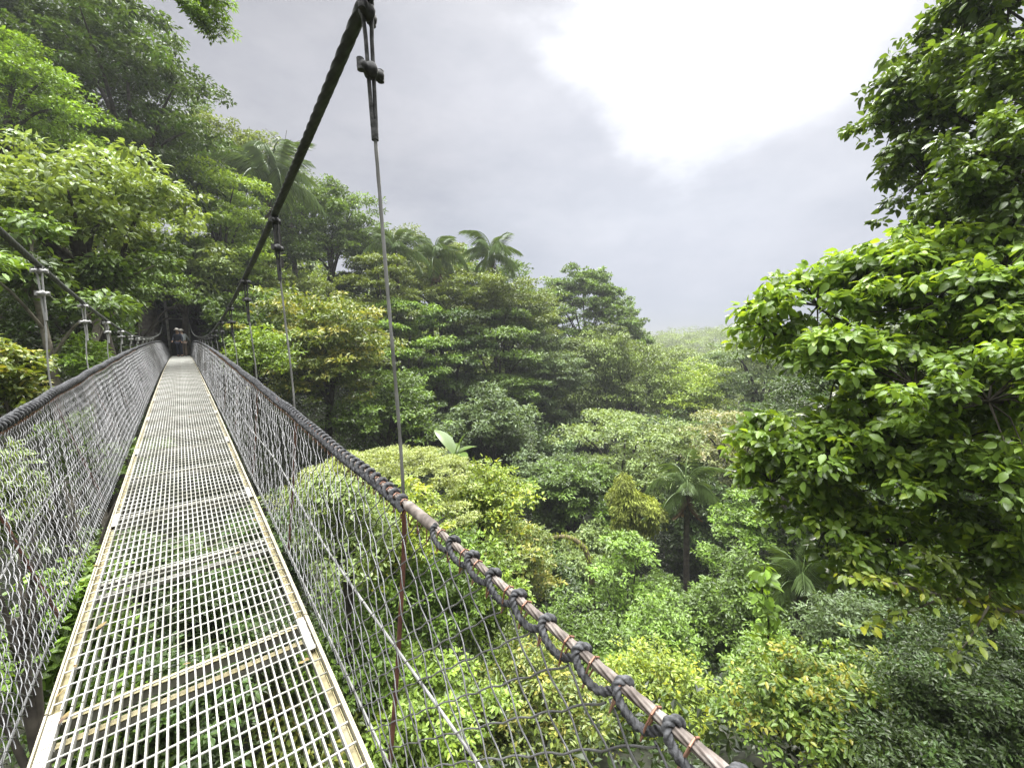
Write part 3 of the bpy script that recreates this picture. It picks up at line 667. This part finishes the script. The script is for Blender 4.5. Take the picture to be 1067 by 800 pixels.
# grating of one panel, local origin at its near end, deck top at z = 0
parts = []
nb = 29; xs = np.linspace(-W_/2+.048, W_/2-.048, nb)
for x in xs: parts.append(box((x, Lp/2, -.016), (.0062, Lp, .032)))
ys = np.arange(.052, Lp, .1012)
cw = W_-.026
parts.append(tubes_straight([(-cw/2, y, -.0035) for y in ys], [(cw/2, y, -.0035) for y in ys], .0042, 8))
g_me = mesh_of('grating', parts, M_GRATE, False)
def one(name, parts, m, smooth=False): return mesh_of(name, parts, m, smooth)
chan_me = one('edge_channel', [box((0, Lp/2, -.030), (.024, Lp, .006)), box((-.013, Lp/2, -.0265), (.003, Lp, .045)), box((.013, Lp/2, -.034), (.003, Lp, .04))], M_CHAN)
lip_me = one('edge_lip', [box((0, Lp/2, -.014), (.007, Lp, .042)), box((.010, Lp/2, -.017), (.006, Lp, .034))], M_LIP)
beam_me = one('crossbeam', [box((0, -.030, -.053), (W_-.02, .034, .040)), box((0, -.165, -.053), (W_-.03, .028, .034))], M_BEAM)
strip_me = one('joint_strip', [box((0, -.030, -.028), (W_-.11, .036, .004)), box((0, -.165, -.030), (W_-.11, .030, .004))], M_CHAN)
plate_me = one('splice_plate', [box((0, -.15, .0005), (.026, .27, .005))]+[box((0, y, .0045), (.014, .010, .003)) for y in (-.25, -.19, -.10, -.05)], M_PLATE)
def link(name, me, parent, loc, rot=(0, 0, 0)):
    o = bpy.data.objects.new(name, me); COL.objects.link(o); o.parent = parent
    o.location = [float(v) for v in loc]; o.rotation_euler = [float(v) for v in rot]; return o
for k in range(NP):
    y = Y0+k*PITCH_P; a, b = float(dz(y)), float(dz(y+PITCH_P)); tilt = math.atan2(b-a, PITCH_P)
    gm = link('deck_panel', g_me, bridge, (XC, y, a), (tilt, 0, 0))
    for s in (-1, 1):
        link('edge_channel', chan_me, gm, (s*(W_/2-.031), 0, 0), (0, 0, 0))
        link('edge_lip', lip_me, gm, (s*(W_/2-.006), 0, 0))
        if k % 2 == 1: link('splice_plate', plate_me, gm, (s*(W_/2-.031), 0, 0))
    if k == 3: link('joint_strip', strip_me, gm, (0, 0, 0))
    link('crossbeam', beam_me, gm, (0, 0, 0))

YN, YF = Y0, Y0+NP*PITCH_P
SIDES = {1: dict(top=(.60, .92), mid=(.535, .42), bot=(.47, -.10)), -1: dict(top=(-.90, .95), mid=(-.765, .38), bot=(-.655, -.10))}
HY = [1.50+1.93*k for k in range(-1, 20)]
def sag(y): return .008*np.sin((np.asarray(y)-1.5)/1.93*2*np.pi+1.57)
def cable_z(y):
    return np.interp(y, [-8, -4, -2, 0, 1.5, 3.45, 5.3, 7.3, 9.2, 11.2, 13, 15, 18, 21, 24, 27, 30, 33, 36, 38.5, 40.6, 45], [5.0, 3.85, 3.40, 3.02, 2.79, 2.575, 2.42, 2.30, 2.22, 2.17, 2.15, 2.17, 2.25, 2.36, 2.50, 2.66, 2.86, 3.14, 3.55, 4.1, 4.85, 1.8])
def path_y(x, zf, y0, y1, step): 
    y = np.arange(y0, y1+1e-6, step); return np.stack([np.full(len(y), x)+0*y, y, zf(y)], 1)
def smooth_z(y, f, w=.9):
    return (f(y-w)+2*f(y)+f(y+w)+f(y-w/2)+f(y+w/2))/6
for s, S in SIDES.items():
    xt, ht = S['top']
    # main cable: a coarse twisted rope
    pn = path_y(xt, lambda y: smooth_z(y, cable_z), -7, 6, .012); pf = path_y(xt, lambda y: smooth_z(y, cable_z), 6, 40.6, .25)
    obj('main_cable', tube(pn, .0215, 20, 6, .22, 14, True)+tube(pf, .0215, 9), M_CABLE, bridge)
    rail_f = lambda y: dz(y)+ht+sag(y)*.6
    pn = path_y(xt, rail_f, YN, 5.5, .010); pf = path_y(xt, rail_f, 5.5, YF, .2)
    rail = obj('handrail_cable', tube(pn, .0088, 42, 7, .5, 22, True)+tube(pf, .0095, 8), M_RAIL, bridge)
    # rope lashing wound over the rail
    def lashing(y0, y1, pitch, rr, rx_, step, loose=0.0):
        y = np.arange(y0, y1, step)[::-1]; ph = (y1-y)/pitch*2*np.pi
        jit = .004*np.sin(y*7.3+1)
        # each turn drops steeply at the front, then runs along under the rail before it climbs behind
        yy = y + loose*pitch*(.17*np.sin(ph)+.06*np.sin(2*ph))
        return np.stack([xt-np.sin(ph)*rx_, yy, rail_f(y)-loose*.014+jit+np.cos(ph)*(rx_+loose*.013)], 1)
    lash = []
    if s > 0:
        lash += tube(lashing(YN, 1.19, .104, .0076, .0176, .0010, 1.0), .0076, 24, 3, .5, 150)
        lash += tube(lashing(1.44, 8, .066, .0088, .0190, .002, .5), .0088, 12, 3, .5, 150)
        lash += tube(lashing(8, 34, .085, .010, .021, .008), .010, 6)
    else:
        lash += tube(lashing(2, 12, .075, .013, .023, .003), .013, 9, 3, .35, 90)
        lash += tube(lashing(12, 34, .10, .011, .022, .010), .011, 6)
    obj('rope_lashing', lash, M_ROPE, rail)
    # smooth sleeve where two rail lengths meet
    if s > 0:
        q = path_y(xt, rail_f, 1.20, 1.43, .02); rr = np.full(len(q), .0195); rr[0] = rr[-1] = .015
        obj('cable_sleeve', tube(q, rr, 12), M_RAIL, rail)
    # copper ties from the rail to the mesh
    A, B = [], []
    for y in np.arange(YN, 14, .070):
        z = float(rail_f(y)); jx = rng.normal()*.004
        pts = [(xt+.013, y, z+.006), (xt+.016+jx, y+.012, z-.02), (xt-.002, y+.028, z-.062), (xt-.006, y+.03, z-.07), (xt-.012, y+.012, z-.02), (xt-.013, y+.002, z+.006), (xt, y, z+.0145), (xt+.013, y, z+.006)]
        A += pts[:-1]; B += pts[1:]
    obj('tie_wire', [tubes_straight(A, B, .0022, 5)], M_TIE, rail)
    # chain link mesh
    (xm, hm), (xb, hb) = S['mid'], S['bot']
    def surf(u, v):
        v_ = np.clip(v, 0, 1)
        x = xb*(1-v_)*(1-2*v_)+xm*4*v_*(1-v_)+xt*v_*(2*v_-1)
        z = dz(u)+hb+(ht-.055-hb)*v_ + sag(u)*.6*v_ + .004*np.sin(u*3.1+v_*4)
        x = x + s*.020*np.sin(u*1.63+1)*np.sin(np.pi*v_)
        return x, z
    p_u, rows = (.106, 10) if s > 0 else (.060, 17)
    wires = []; wr = np.random.default_rng(300+s)
    for fam in (1, -1):
        u0 = np.arange(YN-1.1, YF+1.1, p_u)
        v = np.linspace(0, 1, rows*(6 if s > 0 else 4)+1)
        for u_ in u0:
            u = u_+fam*(v-.5)*rows*p_u/1.0*1.0
            k = (u > YN) & (u < YF)
            if k.sum() < 3: continue
            far_ = u.mean() > 9
            vv, uu = v[k], u[k]
            if far_: vv, uu = vv[::2], uu[::2]
            if len(vv) < 3: continue
            jit = wr.normal(size=4)*np.array([.003, .003, 1, 1])*(2 if s > 0 else 1); uu = uu + jit[0] + .003*np.sin(vv*5+jit[2]*3)
            x, z = surf(uu, vv); x = x + jit[1]*np.sin(np.pi*vv) + .0015*np.sin(vv*9+jit[3]*3)
            ph = vv*rows*2*np.pi
            wob = .0042*np.cos(ph)*fam
            uu = uu + .004*np.sin(ph*1.0)
            P = np.stack([x+wob, uu, z], 1)
            wires += [tube(P, (.0025 if s > 0 else .0022) if not far_ else .0026, 5 if not far_ else 4, cap=False)[0]]
    fence = obj('mesh_fence', wires, M_WIRE, bridge)
    # stiffening bars of the far half of the mesh
    for y in np.arange(9.2, YF-1, 1.93/2):
        v = np.linspace(0, 1, 6); x, z = surf(np.full(6, y), v)
        obj('mesh_bar', tube(np.stack([x+s*.008, np.full(6, y), z], 1), .011, 6), M_WIRE, fence)
    # long steel cables along the mesh
    for v in (.48, .02):
        y = np.arange(YN, YF, .05); x, z = surf(y, np.full(len(y), v))
        obj('side_cable', tube(np.stack([x+s*.012, y, z], 1), .0050, 8, 3, .3, 60), M_SIDE, bridge)
    # hangers
    for y in HY:
        if y > 24 or (s < 0 and y < 3): continue
        zc = float(smooth_z(np.array([y]), cable_z)[0]); zr = float(rail_f(y))
        if zc-zr < .10: continue
        zb = float(dz(y))-.12
        xx = xt+s*.022
        xb2 = xb+s*.03
        K = [(xt, y, zc-.36), (xt+s*.008, y, (zc+zr)/2), (xx, y, zr), ((xx+xb2*1)/2+s*.012, y, (zr+zb)/2), (xb2, y, zb)]
        K[0] = (xt, y, zc-min(.42, (zc-zr)*.5))
        P = smooth_curve(K, 60); kr = np.argmin(np.abs(P[:, 2]-zr))
        M_H = M_HANG_SUNLIT if s < 0 else M_HANG
        hg = obj('hanger', tube(P[:kr+1], .0062, 10, 4, .25, 40), M_H, bridge)
        obj('hanger_tail', tube(P[kr:], .0085, 8, 4, .25, 40), M_RUST, hg)
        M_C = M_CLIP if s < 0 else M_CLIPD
        drop = min(.42, (zc-zr)*.5)
        sl = []
        for dx in (-.009, .009):
            sl += tube([(xt+dx*2.2, y, zc-.005), (xt+dx*1.2, y, zc-drop*.3), (xt+dx, y, zc-drop*.6), (xt+dx*.7, y, zc-drop)], .0075, 8)
        sl += tube([(xt, y, zc-drop-.045), (xt, y, zc-drop+.02)], .0125, 10)
        obj('hanger_loop', sl, M_HANG_SUNLIT if s < 0 else M_CLIPD, hg)
        for zz in (zc-.045, zc-min(.235, drop*.6)):
            cp = []
            # U-bolt clip: saddle, bent bolt, two nuts
            c3 = []
            for q, (sx, rr) in zip(np.linspace(-.056, .056, 13), ((0, .004), (0, .017), (0, .020), (0, .016), (0, .019), (0, .027), (0, .030), (0, .026), (0, .018), (0, .016), (0, .021), (0, .017), (0, .004))):
                c3.append((q, rr))
            ang = .6+.3*math.sin(y*5+zz*9)
            dirv = np.array([math.cos(ang), math.sin(ang), .06])
            cp += tube([np.array([xt, y, zz])+dirv*q for q, _ in c3], [r_ for _, r_ in c3], 10)
            for e in (-.044, .044):
                cp += tube([np.array([xt, y, zz])+dirv*e+np.array([0, 0, -.018]), np.array([xt, y, zz])+dirv*e+np.array([0, 0, .020])], .0125, 9)
            obj('cable_clip', cp, M_C, hg)
    # tower post at the far end
    px_ = .55 if s > 0 else -.68
    yt = 41.0
    gz = float(ground_z(px_, yt))
    obj('tower_post', [box((px_, yt, (gz-.4+5.75)/2), (.16, .16, 5.75-gz+.4)), box((px_, yt, 5.79), (.24, .24, .06))], M_BEAM, bridge)
obj('tower_beam', [box((-.065, 41.0, 5.3), (1.06, .12, .16)), box((-.065, 41.0, 4.5), (1.06, .08, .10))], M_BEAM, bridge)

def litter():
    g = np.random.default_rng(95); n = 90
    y = g.uniform(.3, 22, n)**1.0; sd_ = g.choice([-1, 1], n)
    x = np.where(sd_ < 0, XL+.045, XR-.045)+g.normal(size=n)*.02; inner = g.random(n) < .35
    x = np.where(inner, g.uniform(XL+.08, XR-.08, n), x)
    P = np.stack([x, y, dz(y)+.006], 1); a = g.random(n)*6.283
    V, Fc, k = leaf_big(P, np.stack([np.cos(a), np.sin(a), 0*a+.05], 1), np.stack([g.normal(size=n)*.12, g.normal(size=n)*.12, np.ones(n)], 1), g.uniform(.025, .06, n), g.uniform(.012, .028, n), .2, -.15)
    tag(obj('leaf_litter', [(V, Fc)], M_LITTER, None), 'small fallen brown leaves lying on the deck grating', 'leaf litter', kind='stuff')
litter()

# ------------------------------------------------------------------ the two walkers
def skin_mesh(name, J, E, Rad, m, parent, loc, levels=2):
    me = bpy.data.meshes.new(name); me.from_pydata([tuple(map(float, v)) for v in J], [tuple(e) for e in E], []); me.update()
    o = bpy.data.objects.new(name, me); COL.objects.link(o)
    md = o.modifiers.new('skin', 'SKIN'); 
    if not me.skin_vertices: 
        bpy.context.view_layer.update()
    sv = me.skin_vertices[0].data
    for v, r in zip(sv, Rad):
        v.radius = (r, r) if not isinstance(r, tuple) else r
        v.use_root = False
    sv[0].use_root = True
    sb = o.modifiers.new('sub', 'SUBSURF'); sb.levels = levels; sb.render_levels = levels
    bpy.context.view_layer.update()
    dg = bpy.context.evaluated_depsgraph_get()
    m2 = bpy.data.meshes.new_from_object(o.evaluated_get(dg))
    bpy.data.objects.remove(o)
    m2.name = name; m2.materials.clear(); m2.materials.append(m)
    for p in m2.polygons: p.use_smooth = True
    r = bpy.data.objects.new(name, m2); COL.objects.link(r)
    if parent: r.parent = parent
    r.location = [float(v) for v in loc]
    return r
SKIN = mat('skin', (.36, .21, .14), (.42, .25, .17), 5, .6)
def cloth(n, c): return mat(n, tuple(v*.8 for v in c), c, 12, .85)
def person(label, loc, rot, top, legs, hat, arm_r, arm_l, lean, pack=None):
    # joints: pelvis, chest, neck, head, legs, arms; facing local -Y is the back
    l = lean
    J = [(0, 0, .95), (0, .02*l, 1.12), (0, .10*l, 1.33), (0, .15*l, 1.48), (0, .19*l, 1.58), (0, .21*l, 1.70),
         (.09, 0, .88), (.10, .03, .48), (.10, -.02, .09), (.10, .11, .05),
         (-.09, 0, .88), (-.10, .00, .48), (-.10, -.06, .09), (-.10, .07, .05),
         (.17, .11*l, 1.41), arm_r[0], arm_r[1], arm_r[2], (-.17, .11*l, 1.41), arm_l[0], arm_l[1], arm_l[2]]
    E = [(0, 1), (1, 2), (2, 3), (3, 4), (4, 5), (0, 6), (6, 7), (7, 8), (8, 9), (0, 10), (10, 11), (11, 12), (12, 13), (2, 14), (14, 15), (15, 16), (16, 17), (2, 18), (18, 19), (19, 20), (20, 21)]
    Rd = [(.15, .11), (.14, .10), (.16, .11), .055, .085, .075, .085, .06, .042, .04, .085, .06, .042, .04, .062, .042, .034, .03, .062, .042, .034, .03]
    body = skin_mesh('person', J, E, Rd, SKIN, None, loc)
    body.rotation_euler = (0, 0, rot)
    tag(body, label, 'person')
    g = 1.14
    sh = skin_mesh('shirt', [J[i] for i in (0, 1, 2, 14, 15, 16, 18, 19, 20)], [(0, 1), (1, 2), (2, 3), (3, 4), (4, 5), (2, 6), (6, 7), (7, 8)],
                   [(.175, .135), (.165, .125), (.18, .13), .08, .06, .05, .08, .06, .05], top, body, (0, 0, 0))
    tr = skin_mesh('trousers', [J[i] for i in (0, 6, 7, 8, 10, 11, 12)], [(0, 1), (1, 2), (2, 3), (0, 4), (4, 5), (5, 6)], [(.165, .125), .105, .08, .065, .105, .08, .065], legs, body, (0, 0, 0))
    hx, hy, hz = J[5]
    th = np.linspace(0, 2*np.pi, 20, endpoint=False)
    prof = [(.0, .115), (.06, .105), (.095, .07), (.10, .02), (.15, .005), (.17, -.012), (.165, -.02), (.10, .0)]
    Vh = np.array([[hx+r*np.cos(t), hy+r*np.sin(t), hz+.01+z] for r, z in prof for t in th]); m = len(prof)
    i = np.arange(m-1)[:, None]*20; j = np.arange(20)[None, :]
    obj('hat', [(Vh, np.stack([i+j, i+20+j, i+20+(j+1) % 20, i+(j+1) % 20], -1).reshape(-1, 4))], hat, body)
    for sx in (.10, -.10):
        yy = J[8][1] if sx > 0 else J[12][1]
        skin_mesh('shoe', [(sx, yy-.05, .05), (sx, yy+.06, .045), (sx, yy+.16, .035)], [(0, 1), (1, 2)], [.05, .048, .036], M_ROPE, body, (0, 0, 0), 1)
    # facial features on the head, hands
    fy = hy+.085
    obj('face', [box((hx, fy+.006, hz-.06), (.022, .03, .035)), box((hx-.03, fy-.006, hz-.035), (.02, .008, .01)), box((hx+.03, fy-.006, hz-.035), (.02, .008, .01)), box((hx, fy-.006, hz-.105), (.04, .008, .008))], SKIN, body)
    if pack:
        skin_mesh('backpack', [(0, .02*l-.19, 1.05), (0, .06*l-.20, 1.25), (0, .09*l-.18, 1.42)], [(0, 1), (1, 2)], [(.14, .09), (.15, .10), (.11, .07)], pack, body, (0, 0, 0))
    return body
NAVY = cloth('navy_cloth', (.022, .028, .045)); DARK = cloth('dark_cloth', (.03, .035, .06)); HATM = cloth('pale_hat', (.50, .47, .42))
GREY = cloth('grey_cloth', (.34, .36, .38)); TAN = cloth('tan_cloth', (.20, .15, .12))
yp = 34.2
person('walker in dark navy clothes and pale sun hat at the far bridge end', (-.10, yp, float(dz(yp))+.005), R(150), NAVY, DARK, HATM,
       [(.25, .10, 1.15), (.24, .22, .98), (.23, .29, .93)], [(-.25, .06, 1.15), (-.26, .14, .93), (-.26, .19, .86)], .4, NAVY)
yp = 35.3
person('walker in light grey top leaning one arm on the right handrail', (.13, yp, float(dz(yp))+.005), R(20), GREY, TAN, HATM,
       [(.30, .12, 1.22), (.44, .22, 1.02), (.49, .25, .99)], [(-.25, .08, 1.15), (-.24, .20, .96), (-.23, .26, .92)], .9)

# ------------------------------------------------------------------ haze
m, nt, out = new_mat('haze_air')
pv = nt.nodes.new('ShaderNodeVolumePrincipled'); pv.inputs['Color'].default_value = (.42, .43, .45, 1); pv.inputs['Density'].default_value = .0010
pv.inputs['Anisotropy'].default_value = .2
nt.links.new(pv.outputs[0], out.inputs['Volume'])
try: m.cycles.homogeneous_volume = True
except Exception: pass
hz = obj('haze', [box((130, 130, 14), (582, 582, 110))], m, None, False); tag(hz, kind='stuff')
hz['label'] = 'pale mist hanging in the air of the valley'

# ------------------------------------------------------------------ light and sky
SUN_DIR = np.array([.74, .44, .60]); SUN_DIR = SUN_DIR/np.linalg.norm(SUN_DIR)
el = math.asin(SUN_DIR[2]); azr = math.atan2(SUN_DIR[0], SUN_DIR[1])
sd = bpy.data.lights.new('sun', 'SUN'); sd.energy = 2.4; sd.angle = R(12); sd.color = (1.0, .96, .88)
so = bpy.data.objects.new('sun', sd); COL.objects.link(so)
so.rotation_euler = Vector([float(-v) for v in SUN_DIR]).to_track_quat('-Z', 'Y').to_euler()
w = bpy.data.worlds.new('World'); scene.world = w; w.use_nodes = True
nt = w.node_tree; nt.nodes.clear()
N = nt.nodes.new; Lk = nt.links.new
out = N('ShaderNodeOutputWorld')
sky = N('ShaderNodeTexSky'); sky.sky_type = 'NISHITA'; sky.sun_disc = False; sky.dust_density = 0.0; sky.air_density = 0.4; sky.sun_elevation = el; sky.sun_rotation = azr
bg1 = N('ShaderNodeBackground'); bg1.inputs['Strength'].default_value = .05; 
tc = N('ShaderNodeTexCoord'); sep = N('ShaderNodeSeparateXYZ'); Lk(tc.outputs['Generated'], sep.inputs[0])
def math_(op, a, b=None, c=None):
    n = N('ShaderNodeMath'); n.operation = op
    for i, v in enumerate((a, b, c)):
        if v is None: continue
        if hasattr(v, 'node'): Lk(v, n.inputs[i])
        else: n.inputs[i].default_value = v
    return n.outputs[0]
def noise(scale, det, rough=.55, off=(0, 0, 0), sc=(1, 1, 2.2)):
    mp = N('ShaderNodeMapping'); mp.inputs['Location'].default_value = off; mp.inputs['Scale'].default_value = sc
    Lk(tc.outputs['Generated'], mp.inputs[0])
    n = N('ShaderNodeTexNoise'); n.inputs['Scale'].default_value = scale; n.inputs['Detail'].default_value = det; n.inputs['Roughness'].default_value = rough
    Lk(mp.outputs[0], n.inputs['Vector']); return n.outputs['Fac']
hr = N('ShaderNodeValToRGB'); Lk(sep.outputs[2], hr.inputs['Fac'])   # the cloud bank is thicker and greyer low down
he = hr.color_ramp.elements; he[0].position = .0; he[0].color = (.58, .51, .49, 1); he[1].position = .5; he[1].color = (1.05, 1.01, .97, 1)
h2 = he.new(.26); h2.color = (1.0, .94, .86, 1)
mh = N('ShaderNodeMix'); mh.data_type = 'RGBA'; mh.blend_type = 'MULTIPLY'; mh.inputs['Factor'].default_value = 1
Lk(sky.outputs[0], mh.inputs[6]); Lk(hr.outputs[0], mh.inputs[7]); Lk(mh.outputs[2], bg1.inputs['Color'])
n1 = noise(2.6, 9, .58); n2 = noise(2.4, 6, .55, (3.1, 1.7, .4))
ramp = N('ShaderNodeValToRGB'); Lk(n1, ramp.inputs['Fac'])
e = ramp.color_ramp.elements; e[0].position = .34; e[0].color = (.262, .259, .255, 1); e[1].position = .66; e[1].color = (.395, .388, .380, 1)
# thin bright place in the cloud in front of the sun
gl = fw*F_PX + rt*(728-533.5) - up*(-40-400); gl = gl/np.linalg.norm(gl)
dot = N('ShaderNodeVectorMath'); dot.operation = 'DOT_PRODUCT'; Lk(tc.outputs['Generated'], dot.inputs[0]); dot.inputs[1].default_value = [float(v) for v in gl]
q = math_('ADD', dot.outputs['Value'], math_('MULTIPLY', math_('SUBTRACT', n2, .5), .12))
mr = N('ShaderNodeMapRange'); mr.interpolation_type = 'SMOOTHSTEP'; Lk(q, mr.inputs[0]); mr.inputs[1].default_value = .946; mr.inputs[2].default_value = 1.035; mr.inputs[3].default_value = 0; mr.inputs[4].default_value = 1.5
mr2 = N('ShaderNodeMapRange'); mr2.interpolation_type = 'SMOOTHSTEP'; Lk(q, mr2.inputs[0]); mr2.inputs[1].default_value = .80; mr2.inputs[2].default_value = .965; mr2.inputs[3].default_value = 0; mr2.inputs[4].default_value = .17
# overcast brightens towards the zenith; strong unseen boost added overhead to light the foliage
mz = N('ShaderNodeMapRange'); mz.interpolation_type = 'SMOOTHSTEP'; Lk(sep.outputs[2], mz.inputs[0]); mz.inputs[1].default_value = .74; mz.inputs[2].default_value = .96; mz.inputs[3].default_value = 0; mz.inputs[4].default_value = 16.0
tot = math_('ADD', math_('ADD', mr.outputs[0], mr2.outputs[0]), mz.outputs[0])
mixc = N('ShaderNodeMix'); mixc.data_type = 'RGBA'; mixc.blend_type = 'ADD'; mixc.inputs['Factor'].default_value = 1; mixc.clamp_result = False
mg = N('ShaderNodeMix'); mg.data_type = 'RGBA'; mg.blend_type = 'MULTIPLY'; mg.inputs['Factor'].default_value = 1
Lk(ramp.outputs[0], mg.inputs[6]); Lk(hr.outputs[0], mg.inputs[7]); Lk(mg.outputs[2], mixc.inputs[6]); Lk(tot, mixc.inputs[7])
bg2 = N('ShaderNodeBackground'); Lk(mixc.outputs[2], bg2.inputs['Color']); bg2.inputs['Strength'].default_value = .92
add = N('ShaderNodeAddShader'); Lk(bg1.outputs[0], add.inputs[0]); Lk(bg2.outputs[0], add.inputs[1]); Lk(add.outputs[0], out.inputs[0])

# ------------------------------------------------------------------ render settings
scene.render.engine = 'CYCLES'
cy = scene.cycles
cy.max_bounces = 6; cy.diffuse_bounces = 2; cy.glossy_bounces = 2; cy.transmission_bounces = 2; cy.volume_bounces = 0; cy.transparent_max_bounces = 4
cy.caustics_reflective = False; cy.caustics_refractive = False
cy.use_denoising = True
cy.sample_clamp_indirect = 4.0
vs = scene.view_settings
vs.view_transform = 'Standard'; vs.look = 'None'; vs.exposure = 0.55; vs.gamma = 1.0; vs.use_curve_mapping = False
